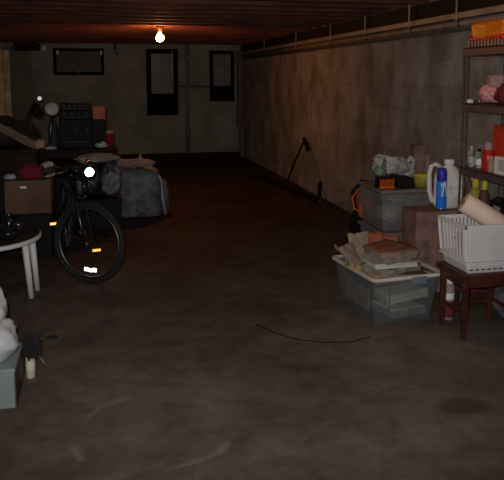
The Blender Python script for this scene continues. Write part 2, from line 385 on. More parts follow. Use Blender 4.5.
# ---------------------------------------------------------------- front clear bin with papers
def open_bin(name, label, loc, rz, w, d, h, rimh=.02, rm='rim'):
    t = thing(name, label, 'storage bin', loc, rz)
    bm = bmesh.new()
    def loop(k, z, ins=0):
        r = .035; pts = []
        for cx, cy, a0 in ((1, 1, 0), (-1, 1, 90), (-1, -1, 180), (1, -1, 270)):
            for a in (0, 30, 60, 90):
                aa = math.radians(a0+a)
                pts.append(bm.verts.new((cx*(w/2*k-r-ins)+r*math.cos(aa), cy*(d/2*k-r-ins)+r*math.sin(aa), z)))
        return pts
    L = [loop(.84, .004), loop(.85, .02), loop(.93, h*.5), loop(.94, h*.55), loop(.985, h-.01), loop(.985, h, .004), loop(.93, h*.5, .004), loop(.85, .024, .004)]
    n = 16
    for a, b in zip(L, L[1:]):
        for k in range(n): bm.faces.new((a[k], a[(k+1) % n], b[(k+1) % n], b[k]))
    bm.faces.new(L[0][::-1]); bm.faces.new(L[-1])
    obj('bin_body', bm, 'clear', t)
    bm = bmesh.new()
    def lp(o, z):
        r = .045; pts = []
        for cx, cy, a0 in ((1, 1, 0), (-1, 1, 90), (-1, -1, 180), (1, -1, 270)):
            for a in (0, 30, 60, 90):
                aa = math.radians(a0+a)
                pts.append(bm.verts.new((cx*(w/2+o-r)+r*math.cos(aa), cy*(d/2+o-r)+r*math.sin(aa), z)))
        return pts
    Q = [lp(-.006, h-.012), lp(.016, h-.012), lp(.018, h-.002), lp(.014, h+.006), lp(-.006, h+.006)]
    for a, b in zip(Q, Q[1:]+Q[:1]):
        for k in range(n): bm.faces.new((a[k], a[(k+1) % n], b[(k+1) % n], b[k]))
    obj('rim', bm, rm, t)
    return t
BR = .10
bc = V(1.785, 3.985, 0)
t = open_bin('storage_bin', 'clear plastic bin overflowing with newspapers on the floor before the wooden stool', tuple(bc), BR, .47, .57, .31)
obj('latch', B(((.06, -.306, .285), (.10, .014, .05)), bev=.005), 'toteblue', t)
for x in (-.12, .15): obj('rib', B(((x, -.268, .15), (.008, .008, .24))), 'clear', t)
Rb = Matrix.Rotation(BR, 3, 'Z')
def inbin(x, y, z): p = Rb @ V(x, y, z) + bc; return (p.x, p.y, p.z)
def sheets(name, label, cat, c, s, m, rz=0, tilt=0, n=5, group=None, curl=.0, cover=None):
    """a stack of thin sheets / magazine: cover and pages"""
    t = thing(name, label, cat, c, rz, group)
    bm = bmesh.new()
    for k in range(n):
        z = s[2]*(k+.5)/n
        box(bm, (random.uniform(-.004, .004), random.uniform(-.004, .004), z), (s[0], s[1], s[2]/n*.86), rot=random.uniform(-.015, .015))
    obj('pages', bm, m, t)
    bm = bmesh.new(); g = 8; vv = []
    for a in range(g+1):
        for b in range(g+1):
            u, v = a/g-.5, b/g-.5
            vv.append(bm.verts.new((u*s[0]*1.01, v*s[1]*1.01, s[2]+.002+curl*(max(0, u)*2)**2*.5+abs(curl)*.2*math.sin(v*5)**2)))
    for a in range(g):
        for b in range(g): bm.faces.new((vv[a*(g+1)+b], vv[(a+1)*(g+1)+b], vv[(a+1)*(g+1)+b+1], vv[a*(g+1)+b+1]))
    o = obj('cover', bm, cover or m, t, True)
    md = o.modifiers.new('s', 'SOLIDIFY'); md.thickness = .0015
    if tilt: t.rotation_euler = (tilt[0], tilt[1], rz)
    return t
# contents seen through the bin wall
sheets('paper_stack', 'pale papers slumped inside the clear bin, seen through its front', 'papers', inbin(.05, -.08, .03), (.26, .24, .045), 'paper2', BR+.1, cover='paperw', n=4)
sheets('paper_stack', 'wide white papers tilted inside the clear bin below the latch', 'papers', inbin(.05, -.125, .135), (.28, .20, .05), 'paperw', BR-.1, n=5, tilt=(0, -.16), cover='paperw')
tag(obj('paper_folder', B((inbin(-.165, .05, .12), (.012, .30, .14)), rot=BR, bev=.002), 'paper2'), 'greyish folder standing at the left inside the clear bin', 'folder')
sheets('newspaper_pile', 'brown newspapers heaped across the top of the clear bin', 'newspapers', inbin(0, .0, .262), (.39, .46, .045), 'paper', BR, n=6, cover='paper')
# magazines on the top
mags = [((-.02, -.10, .309), (.30, .24, .030), 'paper2', .38, 'grey newspaper bundle lowest in the stack on the clear bin', 'paper2'),
        ((-.03, -.09, .343), (.28, .22, .030), 'paperw', -.08, 'pale magazine second from bottom in the stack on the clear bin', 'paper2'),
        ((-.02, -.09, .377), (.27, .21, .028), 'paper2', .30, 'grey magazine in the middle of the stack on the clear bin', 'paper2'),
        ((-.01, -.08, .409), (.27, .20, .030), 'paper', .05, 'cream edged magazine near the top of the stack on the clear bin', 'paperr'),
        ((-.05, -.07, .443), (.22, .17, .014), 'paperr', .35, 'red and orange printed magazine topmost on the stack', 'paperr')]
for c, s, m, a, lb, cv in mags: sheets('magazine', lb, 'magazine', inbin(*c), s, m, BR+a, n=4, cover=cv, curl=.012)
def leaf(name, label, c, w, h, m, rx, rz, curl=.3, seed=0):
    bm = bmesh.new(); g = 10; vv = []
    for a in range(g+1):
        for b in range(g+1):
            u, v = a/g-.5, b/g
            vv.append(bm.verts.new((u*w, curl*w*(v**2)*.6 + noise.noise(V(u*3, v*3, seed))*.014, v*h + noise.noise(V(u*4, v*2, seed+5))*.012)))
    for a in range(g):
        for b in range(g): bm.faces.new((vv[a*(g+1)+b], vv[(a+1)*(g+1)+b], vv[(a+1)*(g+1)+b+1], vv[a*(g+1)+b+1]))
    o = obj(name, bm, m, smooth=True, loc=c, rot=(rx, 0, rz)); md = o.modifiers.new('s', 'SOLIDIFY'); md.thickness = .002
    return tag(o, label, 'papers')
leaf('loose_paper', 'brown crumpled paper sticking up at the left of the magazine stack', inbin(-.20, -.02, .31), .14, .17, 'paper', -.5, .7, seed=1)
leaf('loose_paper', 'tan torn paper poking up behind the magazine stack', inbin(-.13, .06, .312), .16, .20, 'paper', -.2, .2, seed=2)
leaf('loose_paper', 'orange printed leaf standing behind the topmost magazine', inbin(-.05, .08, .312), .17, .19, 'paperr', -.2, -.2, seed=3)
leaf('loose_paper', 'red printed leaf at the right behind the magazines', inbin(.05, .08, .312), .14, .17, 'paperr', -.3, -.5, seed=4)
leaf('loose_paper', 'pale folded leaf fanning over the back left of the bin', inbin(-.20, .12, .312), .10, .14, 'paper2', -.6, 1.2, seed=6)
leaf('loose_paper', 'brown dog eared sheet leaning against the red leaf', inbin(.02, .12, .312), .20, .16, 'paper', -.6, .15, seed=9)
leaf('loose_paper', 'yellow green leaflet lying at the left rim of the bin', inbin(-.20, -.06, .312), .10, .12, 'papery', -1.35, .5, seed=7)
sheets('magazine', 'brown newspaper sliding toward the right rim of the bin', 'magazine', inbin(.14, .10, .309), (.16, .24, .012), 'paper', BR+.9, n=3, cover='paper', curl=.01)
sheets('magazine', 'dark printed flyer lying at the front rim of the bin', 'magazine', inbin(.02, -.24, .309), (.22, .06, .008), 'paper', BR-.15, n=2, cover='brownl')

# ---------------------------------------------------------------- stacked totes and box behind
def lidded(name, label, c, w, d, h, rz=0, body='frost'):
    t = thing(name, label, 'storage box', c, rz)
    obj('tub', B(((0, 0, (h-.03)/2+.001), (w, d, h-.03)), bev=.018, taper=.08), body, t)
    obj('lid', B(((0, 0, h-.014), (w+.03, d+.03, .028)), bev=.008), 'lid', t)
    obj('handle', B(((0, -d/2-.016, h-.06), (.12, .02, .03)), bev=.006), 'lid', t)
    return t
TX, TY = 2.375, 5.02
lidded('storage_tote', 'lower of the two smoky lidded totes against the right wall', (TX, TY, 0), .52, .48, .32)
lidded('storage_tote', 'upper clear lidded tote with green and white clothes inside', (TX-.005, TY, .322), .53, .48, .332)
for c, s, m, lb in (((TX-.14, TY-.06, .45), (.20, .26, .17), 'greyb', 'pale crumpled garment inside the upper clear tote'),
                    ((TX-.10, TY-.08, .56), (.13, .16, .07), 'greenb', 'greenish garment on top inside the upper clear tote'),
                    ((TX+.10, TY-.02, .47), (.20, .30, .20), 'pale', 'pinkish folded garment at the right inside the upper clear tote')):
    tag(obj('garment', BL(c, s, seed=len(lb), amp=.2), m, smooth=True), lb, 'clothes')
t = thing('cardboard_box', 'pinkish brown cardboard box holding up the white jug', 'box', (2.355, 4.385, 0))
obj('carton', B(((0, 0, .29), (.44, .23, .578)), bev=.006), 'cardd', t)
obj('lid_flap', B(((0, 0, .5795), (.443, .233, .003))), 'cardd', t)

# jug
t = thing('bleach_jug', 'white plastic jug with loop handle behind the blue spray can', 'jug', (2.435, 4.405, .581))
t.scale = (1.12, .95, 1.05)
bm = bmesh.new()
lathe(bm, [(.085, 0), (.098, .012), (.10, .04), (.10, .20), (.09, .235), (.05, .275), (.028, .29), (.026, .305)], n=28, sy=.72, c=(.01, 0, 0))
obj('jug_body', bm, 'jug', t, True)
obj('handle', T([(-.05, 0, .275), (-.085, 0, .30), (-.115, 0, .285), (-.128, 0, .23), (-.125, 0, .12), (-.105, 0, .05), (-.07, 0, .03)], .016, 10), 'jug', t, True)
obj('cap', LA([(.034, 0), (.034, .03), (.030, .034)], c=(.01, 0, .297), n=20), 'whitep', t)
obj('label_panel', B(((.03, -.0735, .13), (.10, .004, .13)), bev=.001), 'label', t)
# blue spray can
t = thing('spray_can', 'tall bright blue spray can in front of the white jug', 'can', (2.345, 4.32, .581))
t.scale = (1.12, 1.12, 1.07)
obj('can_body', LA([(.030, 0), (.033, .004), (.033, .185), (.028, .20)], n=24), 'blue', t, True)
obj('cap', LA([(.030, .19), (.032, .195), (.032, .25), (.026, .275), (.02, .278)], n=24), 'bluecap', t, True)
bm = bmesh.new()
for k in range(14):
    a = -1.9+.9*k/13; z = .075+.08*math.sin(k/13*PI)
    box(bm, (.0334*math.cos(a), .0334*math.sin(a), z+.03), (.009, .002, .018), rot=a+PI/2)
obj('white_swoosh', bm, 'whitep', t)
obj('white_letters', B(*[((.0335*math.cos(a), .0335*math.sin(a), .172), (.006, .002, .016), a+PI/2) for a in (-2., -1.75, -1.5, -1.25)]), 'whitep', t)
obj('base_ring', LA([(.034, 0), (.0345, .002), (.0345, .010), (.034, .012)], n=24), 'chrome', t, True)
# spray trigger top right of jug
t = thing('trigger_bottle', 'dark spray bottle with white trigger right of the jug', 'bottle', (2.55, 4.31, .581))
t.scale = (.65, .65, 1)
obj('bottle_body', LA([(.032, 0), (.036, .01), (.036, .16), (.016, .21), (.014, .235)], n=18), 'brownl', t, True)
obj('trigger_head', B(((0, 0, .262), (.03, .03, .05)), ((.022, -.01, .272), (.05, .02, .025)), ((.03, -.01, .235), (.010, .014, .06)), bev=.005), 'whitep', t)

# things on top of the upper tote (z .667)
Z = .655
t = thing('hair_brush', 'black box shaped brush with orange bristles at the left tote edge', 'brush', (2.165, 4.86, Z))
t.scale = (.85, 1, 1.3)
obj('brush_back', B(((0, .03, .032), (.15, .09, .064)), bev=.012), 'black', t)
bm = bmesh.new()
for k in range(11): tube(bm, [(-.062+.0125*k, -.016, .012), (-.066+.0132*k, -.03, .058)], .0035, 5)
obj('bristles', bm, 'orange', t)
obj('bristle_bar', B(((0, -.022, .008), (.14, .02, .012)), bev=.003), 'orange', t)
tag(obj('black_case', B(((2.315, 4.90, Z+.042), (.14, .18, .082)), bev=.012), 'dwood'), 'dark brown case lying on the upper tote under the crumpled bag', 'case')
t = thing('carrier_bag', 'crumpled grey white plastic bag with green print on the dark case', 'bag', (2.25, 5.02, Z+.02))
t.scale = (1., 1., 1.18)
obj('bag_body', BL((.02, 0, .11), (.26, .14, .13), seed=9, amp=.35, fr=2.2), 'greyb', t, True)
obj('printed_side', BL((-.08, -.03, .11), (.11, .09, .15), seed=12, amp=.35, fr=3), 'greenb', t, True)
obj('handle', T([(-.13, 0, .16), (-.10, -.03, .19), (.0, -.04, .175), (.08, -.05, .13), (.12, -.06, .10)], .009, 6), 'greyb', t, True)
t = thing('twisted_bag', 'white knotted bag end standing up behind the yellow tub', 'bag', (2.44, 5.06, Z))
t.scale = (1, 1, 1.6)
obj('knot', T([(-.05, 0, .02), (-.02, 0, .10), (.02, 0, .13), (.05, -.01, .115), (.03, -.02, .08), (-.03, -.02, .06)], [.02, .014, .016, .02, .016, .012], 8), 'greyb', t, True)
obj('loose_end', BL((.0, .0, .05), (.13, .09, .09), seed=15, amp=.4, fr=3), 'greyb', t, True)
t = thing('yellow_tub', 'low dull yellow tub on the tote beside the dark case', 'tub', (2.475, 4.87, Z))
t.scale = (1, 1, 1.3)
obj('tub_body', LA([(.055, 0), (.07, .035), (.078, .07), (.074, .072), (.06, .04), (.03, .03)], n=24), 'olive', t, True)
obj('tub_lid', LA([(.078, .068), (.08, .074), (.05, .082), (.0, .084)], n=24), 'ylw', t, True)
t = thing('brown_paper_bag', 'reddish brown small carton standing behind the yellow tub', 'carton', (2.565, 5.14, Z))
t.scale = (1, 1, 1.6)
obj('carton', B(((0, 0, .095), (.11, .09, .19)), bev=.004), 'cardd', t); obj('side_panel', B(((.072, 0, .07), (.03, .085, .14)), bev=.003), 'tan', t)

# orange and black garden tool standing beyond the totes
t = thing('garden_blower', 'orange and black power tool on the floor left of the stacked totes', 'power tool', (2.365, 5.75, 0))
t.scale = (1.1, 1.1, 1.15)
obj('motor_housing', BL((0, 0, .16), (.25, .26, .34), seed=3, amp=.12, fr=1.6), 'black', t, True)
obj('orange_cover', BL((-.03, -.11, .30), (.15, .14, .20), seed=5, amp=.12, fr=1.5), 'orange', t, True)
obj('handle', T([(-.10, 0, .30), (-.12, -.02, .42), (-.05, -.03, .50), (.05, -.02, .49), (.10, 0, .40), (.09, 0, .28)], .017, 8), 'black', t, True)
obj('cable', T([(-.08, -.05, .45), (-.14, -.06, .38), (-.13, -.08, .30), (-.08, -.1, .27)], .008, 6), 'orange', t, True)

# ---------------------------------------------------------------- stool, tray, basket
SX0, SX1, SY0, SY1, SZ = 2.01, 2.37, 3.405, 3.70, .39
cx, cy = (SX0+SX1)/2, (SY0+SY1)/2
t = thing('wooden_stool', 'dark red wooden stool carrying the white slatted basket', 'stool', (cx, cy, 0))
hw, hd = (SX1-SX0)/2, (SY1-SY0)/2
obj('seat', B(((0, 0, SZ-.010), (2*hw+.03, 2*hd+.03, .022)), bev=.006), 'mahog', t)
for sx in (-1, 1):
    for sy in (-1, 1):
        bm = bmesh.new(); box(bm, (sx*(hw-.02), sy*(hd-.02), (SZ-.02)/2), (.036, .036, SZ-.02), bev=.004, taper=.3)
        obj('leg', bm, 'mahog', t)
for sy in (-1, 1):
    obj('apron', B(((0, sy*(hd-.012), SZ-.05), (2*hw-.05, .016, .06)), bev=.002), 'mahog', t)
for sx in (-1, 1):
    obj('apron', B(((sx*(hw-.012), 0, SZ-.05), (.016, 2*hd-.05, .06)), bev=.002), 'mahog', t)
for sx in (-1, 1): obj('stretcher', B(((sx*(hw-.022), 0, .15), (.016, 2*hd-.06, .022)), bev=.003), 'mahog', t)
obj('stretcher', B(((0, hd-.022, .13), (2*hw-.06, .016, .022)), bev=.003), 'mahog', t)
# shallow white tray under the basket
t = thing('plastic_tray', 'shallow white tray between stool and slatted basket', 'tray', (cx+.005, cy, SZ+.002))
obj('tray_body', B(((0, 0, .028), (.35, .30, .062)), bev=.012, taper=.12), 'basket', t)
obj('rim', B(((0, 0, .064), (.37, .32, .012)), bev=.004), 'basket', t)
bm = bmesh.new()
for k in range(9): box(bm, (-.15+.0375*k, -.157, .028), (.022, .006, .006))
obj('vent_slots', bm, 'steel', t)
# basket
BZ = SZ+.002+.072; bh = .215
t = thing('laundry_basket', 'white slatted plastic basket on the wooden stool', 'basket', (cx+.002, cy, BZ))
bw, bd = .385, .32
obj('basket_floor', B(((0, 0, .005), (bw*.88, bd*.88, .01)), bev=.003), 'basket', t)
bm = bmesh.new()
for sgn in (-1, 1):
    box(bm, (0, sgn*bd/2, bh-.011), (bw+.014, .014, .022), bev=.003); box(bm, (sgn*bw/2, 0, bh-.011), (.014, bd+.014, .022), bev=.003)
obj('rim', bm, 'basket', t)
bm = bmesh.new()
for sgn in (-1, 1):
    box(bm, (0, sgn*bd*.445, .012), (bw*.90, .010, .024)); box(bm, (sgn*bw*.445, 0, .012), (.010, bd*.90, .024))
obj('lower_band', bm, 'basket', t)
def slat(bm, x0, y0, x1, y1, w, horiz):
    a = V(x0, y0, .01); b = V(x1, y1, bh-.005); n = 3
    vs = []
    for p in (a, b):
        for s in (-1, 1):
            for q in (-1, 1):
                vs.append(bm.verts.new(p + (V(s*w/2, q*.003, 0) if horiz else V(q*.003, s*w/2, 0))))
    for f in ((0, 1, 3, 2), (4, 6, 7, 5), (0, 4, 5, 1), (2, 3, 7, 6), (0, 2, 6, 4), (1, 5, 7, 3)): bm.faces.new([vs[k] for k in f])
for sgn in (-1, 1):
    bm = bmesh.new(); n = 15
    for k in range(n+1):
        u = -.5+k/n
        slat(bm, u*bw*.90, sgn*bd*.445, u*bw*.985, sgn*bd*.49, .0228 if sgn < 0 else .017, True)
    obj('slat_side', bm, 'basket', t)
    bm = bmesh.new(); n = 8
    for k in range(n+1):
        u = -.5+k/n
        slat(bm, sgn*bw*.445, u*bd*.90, sgn*bw*.49, u*bd*.985, .018, False)
    obj('slat_side', bm, 'basket', t)
tag(obj('dark_towel', BL((cx+.0, cy+.01, BZ+.075), (.26, .20, .10), seed=21, amp=.12, square=.5), 'dred', smooth=True), 'dark crumpled cloth filling the white basket', 'cloth')
# paper roll
rr = .060
d = V(.78, -.30, -.50).normalized(); a0 = V(2.10, 3.60, .775)
q = V(0, 0, 1).rotation_difference(d).to_matrix()
t = thing('paper_roll', 'cream paper towel roll lying tilted in the white basket', 'paper roll', tuple(a0))
bm = bmesh.new(); lathe(bm, [(.018, .0), (rr-.004, 0), (rr, .004), (rr, .25), (rr-.004, .254), (.018, .254)], n=32, rot=q); obj('roll', bm, 'roll', t, True)
for p in t.children[0].data.polygons:
    if len(p.vertices) > 4: p.use_smooth = False
bm = bmesh.new(); lathe(bm, [(.016, -.001), (.019, -.001), (.019, .256), (.016, .256)], n=20, rot=q); obj('core', bm, 'hole', t)
# under the stool: bottle and grey things
t = thing('squeeze_bottle', 'white and red bottle standing on the floor behind the stool leg', 'bottle', (2.115, 3.76, 0))
obj('bottle_body', LA([(.030, 0), (.034, .008), (.034, .13), (.030, .15), (.034, .17), (.034, .21), (.022, .24)], n=22), 'pale', t, True)
obj('label_band', LA([(.0348, .135), (.0352, .137), (.0352, .172), (.0348, .174)], n=22), 'whitep', t, True)
obj('red_band', LA([(.0346, .02), (.035, .022), (.035, .11), (.0346, .112)], n=22), 'dred', t, True)
obj('cap', LA([(.024, .232), (.026, .236), (.026, .275), (.018, .282)], n=20), 'whitep', t, True)
t = thing('folded_chair', 'grey folded steel rails leaning under the rack behind the stool', 'frame', (2.43, 4.0, 0))
obj('rail', T([(-.10, 0, .02), (-.05, 0, .26), (.10, 0, .30), (.22, 0, .28)], .013), 'steel', t)
obj('rail', T([(-.11, .03, .17), (.22, .03, .16)], .012), 'steel', t)
obj('rail', T([(-.11, .0, .10), (.22, .0, .06)], .014), 'dred', t)
tag(obj('grey_bundle', BL((2.57, 3.70, .10), (.30, .30, .24), seed=31, amp=.2), 'bag', smooth=True), 'grey plastic wrapped bundle on the floor under the rack', 'bundle')

# ---------------------------------------------------------------- rack
RX0, RX1, RY0, RY1 = 2.40, 2.735, 3.22, 4.20
t = thing('storage_rack', 'dark brown metal shelving rack against the right wall', 'shelf', (RX0, RY1, 0))
for x, yv in ((0, 0), (RX1-RX0-.03, 0), (0, RY0-RY1+.03), (RX1-RX0-.03, RY0-RY1+.03)):
    bm = bmesh.new(); tube(bm, [(x+.010, yv-.008, 0), (x+.010, yv-.008, 1.695)], .008, 8); tube(bm, [(x+.012, yv-.055, 0), (x+.012, yv-.055, 1.695)], .008, 8)
    for zz in (.25, .65, 1.10, 1.52): box(bm, (x+.011, yv-.03, zz), (.008, .05, .012))
    obj('post', bm, 'rack', t, True)
ZS = [.42, .905, 1.335, 1.70]
for z in ZS:
    s = obj('shelf', B((((RX1-RX0)/2, (RY0-RY1)/2, z-.004), (RX1-RX0-.004, RY1-RY0, .008)), ((.006, (RY0-RY1)/2, z-.026), (.008, RY1-RY0-.01, .050)),
                       (((RX1-RX0)/2, 0, z-.026), (RX1-RX0-.01, .008, .050)), bev=.001), 'rack', t)
obj('cross_brace', T([(RX1-RX0-.01, .0, .45), (RX1-RX0-.01, -.95, 1.30)], .006, 5), 'rack', t)

def pl(x, y, z): return (x, y, z+.002)
# top shelf
z = 1.70
t = thing('bulk_package', 'yellow orange wrapped package on the top shelf of the rack', 'package', pl(2.545, 4.02, z+.001))
obj('wrapped_body', BL((.0, -.06, .10), (.26, .42, .13), seed=41, amp=.06, square=.75, sub=4), 'amber', t, True)
obj('red_band', B(((0, -.06, .055), (.25, .41, .032)), bev=.01), 'redg', t)
obj('tray_base', B(((0, -.06, .018), (.25, .41, .036)), bev=.006), 'brownl', t)
for k in range(11): obj('fringe_strip', B(((-.129, -.25+.038*k, .022), (.006, .010, .04))), 'tan', t)
tag(obj('bulk_package', B((pl(2.56, 3.50, z+.055), (.26, .28, .11)), bev=.01), 'amber'), 'orange carton at the near end of the top shelf', 'package')
# second shelf
z = 1.335
t = thing('fluffy_garment', 'pale pink fluffy garment heaped on the middle shelf', 'clothes', pl(2.52, 3.99, z))
obj('lower_fold', BL((0, 0, .062), (.19, .19, .135), seed=50, amp=.22, fr=2.2), 'pink', t, True)
obj('upper_fold', BL((.0, -.03, .135), (.13, .13, .11), seed=51, amp=.3, fr=2.2, flat=False), 'pale', t, True)
tag(obj('red_garment', BL(pl(2.50, 3.76, z+.062), (.19, .20, .165), seed=60, amp=.28, fr=2.6), 'dred', smooth=True), 'dark red crumpled garment beside the pink fluffy garment', 'clothes')
t = thing('small_trinket', 'tiny shiny white trinket at the left end of the middle shelf', 'trinket', pl(2.43, 4.13, z))
obj('trinket_body', BL((0, 0, .012), (.05, .04, .03), seed=62, amp=.2, sub=3), 'whitep', t, True); obj('chain', T([(.02, 0, .012), (.05, -.01, .02), (.06, -.03, .006)], .004, 6), 'chrome', t, True)
# third shelf
z = .905
def bottle(name, label, loc, r, h, m, capm, cat='bottle', lab=None, sh=.25):
    t = thing(name, label, cat, loc)
    obj('bottle_body', LA([(r*.9, 0), (r, .006), (r, h*(1-sh)), (r*.75, h*(1-sh*.5)), (r*.4, h*.97)], n=18), m, t, True)
    obj('cap', LA([(r*.42, h*.95), (r*.46, h*.955), (r*.46, h*1.1), (r*.3, h*1.12)], n=14), capm, t, True)
    if lab: obj('label_band', LA([(r*1.01, h*.2), (r*1.02, h*.21), (r*1.02, h*.55), (r*1.01, h*.56)], n=18), lab, t, True)
    return t
bottle('green_bottle', 'leftmost dark green bottle on the third shelf', pl(2.46, 4.14, z), .024, .125, 'greenb', 'lampw', lab='greyb')
bottle('green_bottle', 'green and white bottle second from the left post on the third shelf', pl(2.475, 4.07, z), .026, .115, 'greenb', 'black', lab='label')
bottle('amber_bottle', 'brown bottle with pale cap between green bottles and red can', pl(2.52, 4.02, z), .026, .12, 'brownl', 'lampw')
t = thing('red_figure', 'red glossy tin with pale top on the third shelf left of the red box', 'tin', pl(2.455, 3.93, z))
obj('tin_body', LA([(.036, 0), (.04, .005), (.04, .10), (.034, .12)], n=20), 'redg', t, True)
obj('pale_top', LA([(.022, .12), (.028, .13), (.026, .17), (.010, .19)], n=16), 'pale', t, True)
obj('red_collar', LA([(.030, .115), (.044, .12), (.036, .135), (.02, .14)], n=18), 'redg', t, True)
tag(obj('red_box', B((pl(2.635, 3.93, z+.145), (.18, .20, .29)), bev=.003), 'red'), 'tall plain red box at the back of the third shelf', 'box')
t = thing('white_box', 'white printed carton in front of the red box', 'box', pl(2.45, 3.735, z))
obj('carton', B(((0, 0, .055), (.055, .15, .11)), bev=.003), 'whitep', t)
obj('print', B(*[((-.0285, -.01, .03+.012*k), (.001, .09-.012*(k % 3), .004)) for k in range(6)]), 'steel', t)
bottle('clear_jar', 'small brownish jar between red tin and white carton', pl(2.435, 3.86, z), .022, .09, 'tan', 'lampw', 'jar')
# fourth (lower) shelf, hung items just below third shelf
z = .42
bottle('yellow_bottle', 'large yellow bottle on the low shelf beside the jug', pl(2.50, 4.14, z+.0), .05, .36, 'olive', 'ylw', lab='ylw')
bottle('yellow_bottle', 'yellow capped dark bottle right of the large yellow bottle', pl(2.47, 3.98, z), .042, .37, 'brownl', 'ylw')
t = thing('black_appliance', 'black appliance with pale label on the low shelf under the white carton', 'appliance', pl(2.50, 3.76, z))
obj('housing', B(((0, 0, .16), (.15, .16, .32)), bev=.012), 'black', t)
obj('pale_label', B(((-.0765, .0, .25), (.002, .07, .07)), ((-.0765, .02, .17), (.002, .06, .07))), 'gbox', t)
obj('dial', LA([(.03, 0), (.03, .02), (.02, .024)], c=(-.075, -.02, .33-.01), n=20), 'gloss', t)
tag(obj('red_garment', BL(pl(2.52, 3.5, z+.07), (.2, .22, .18), seed=66, amp=.25), 'crim', smooth=True), 'crimson garment at the near end of the low shelf', 'clothes')

# cord on the floor
tag(obj('thin_cord', T([(.92, 3.92, .004), (.99, 3.76, .004), (1.10, 3.63, .004), (1.22, 3.56, .004), (1.38, 3.53, .004), (1.52, 3.58, .004)], .0028, 6), 'black'), 'thin dark cord curling over the floor before the clear bin', 'cord')

# ---------------------------------------------------------------- round white table with glass clutter (left)
t = thing('round_table', 'small round white plastic table with splayed legs at left edge', 'table', (-.82, 4.90, 0))
TZ = .425
obj('tabletop', LA([(.41, TZ-.030), (.416, TZ-.026), (.418, TZ-.008), (.408, TZ), (.39, TZ-.004), (.0, TZ-.006)], n=48), 'whitep', t, True)
for a in (-22, 10, 150, 205, 90, 270):
    pass
for (x0, y0, x1, y1) in ((.315, -.12, .345, -.13), (.345, .04, .37, .05), (-.25, -.20, -.29, -.24), (-.25, .20, -.29, .24)):
    bm = bmesh.new(); tube(bm, [(x0, y0, TZ-.02), (x1, y1, .0)], [.024, .019], 10); obj('leg', bm, 'whitep', t, True)
tag(obj('dark_tablecloth', LA([(.402, TZ+.001), (.405, TZ+.004), (.402, TZ+.007), (.0, TZ+.008)], c=(-.82, 4.90, 0), n=48), 'bcloth'), 'black cloth spread over the round white table', 'cloth')
z = TZ+.010
t = thing('glass_bowl', 'dark glass bowl nearest the front edge of the round table', 'bowl', (-.60, 4.70, z))
obj('bowl_body', LA([(.03, 0), (.045, .006), (.075, .04), (.08, .06), (.076, .06), (.06, .03), (.0, .012)], n=24), 'gloss', t, True)
for k, (x, yv, h) in enumerate(((-.70, 4.78, .11), (-.62, 4.92, .13), (-.55, 4.86, .07), (-.72, 5.0, .14), (-.77, 4.68, .06))):
    lb = ['dark drinking glass left of the glass bowl', 'taller dark glass at the back of the round table', 'short dark glass near the right rim of the table', 'tall dark glass farthest back on the round table', 'low dark dish at the left front of the round table'][k]
    t = thing('drinking_glass', lb, 'glass', (x, yv, z))
    obj('glass_body', LA([(.022, 0), (.025, .004), (.033, h), (.030, h), (.022, .012), (.0, .01)], n=20), 'gloss', t, True)
    obj('rim', LA([(.031, h-.002), (.0345, h-.001), (.0345, h+.002), (.031, h+.002)], n=20), 'chrome', t, True)
tag(obj('crumpled_wrapper', BL((-.64, 4.80, z+.015), (.09, .06, .04), seed=71, amp=.5, sub=3), 'greyb', smooth=True), 'crumpled grey wrapper among the dark glasses', 'wrapper')

# ---------------------------------------------------------------- bicycle
d = V(.2, -.98, 0).normalized(); yaw = math.atan2(d.y, d.x)
fw = V(-.085, 5.03, 0)                                  # front wheel contact
base = fw - d*.52
bike = thing('bicycle', 'black bicycle with front wheel turned and headlamp reflector given a flash glow', 'bicycle', (base.x, base.y, 0), yaw)
R = .305
def wheel(parent, name, loc, rz):
    w = bpy.data.objects.new(name, None)
    bm = bmesh.new(); torus(bm, R-.02, .021, 56, 10); w = obj(name, bm, 'rubber', parent, True, loc=loc, rot=(0, 0, rz))
    bm = bmesh.new(); torus(bm, R-.047, .010, 56, 8, 1.1); obj('rim', bm, 'steel', w, True)
    bm = bmesh.new()
    for k in range(28):
        a = 2*PI*k/28; s = 1 if k % 2 else -1
        a2 = a+.35*(1 if k % 4 < 2 else -1)
        tube(bm, [(.02*math.cos(a2), s*.028, .02*math.sin(a2)), ((R-.05)*math.cos(a), 0, (R-.05)*math.sin(a))], .0011, 4)
    obj('spokes', bm, 'steel', w)
    bm = bmesh.new(); lathe(bm, [(.008, -.045), (.02, -.035), (.014, -.03), (.014, .03), (.02, .035), (.008, .045)], n=14, rot=Matrix.Rotation(PI/2, 3, 'X')); obj('hub', bm, 'steel', w, True)
    return w
wy = math.atan2(-.56, .83)-yaw
if wy > PI: wy -= 2*PI
fwheel = wheel(bike, 'front_wheel', (.52, 0, R), wy)
rwheel = wheel(bike, 'rear_wheel', (-.50, 0, R), 0)
cr, sr = math.cos(wy), math.sin(wy)
def st(x, y, z):                                        # steering-turned local frame about the head
    return (.52+cr*x-sr*y, sr*x+cr*y, z)
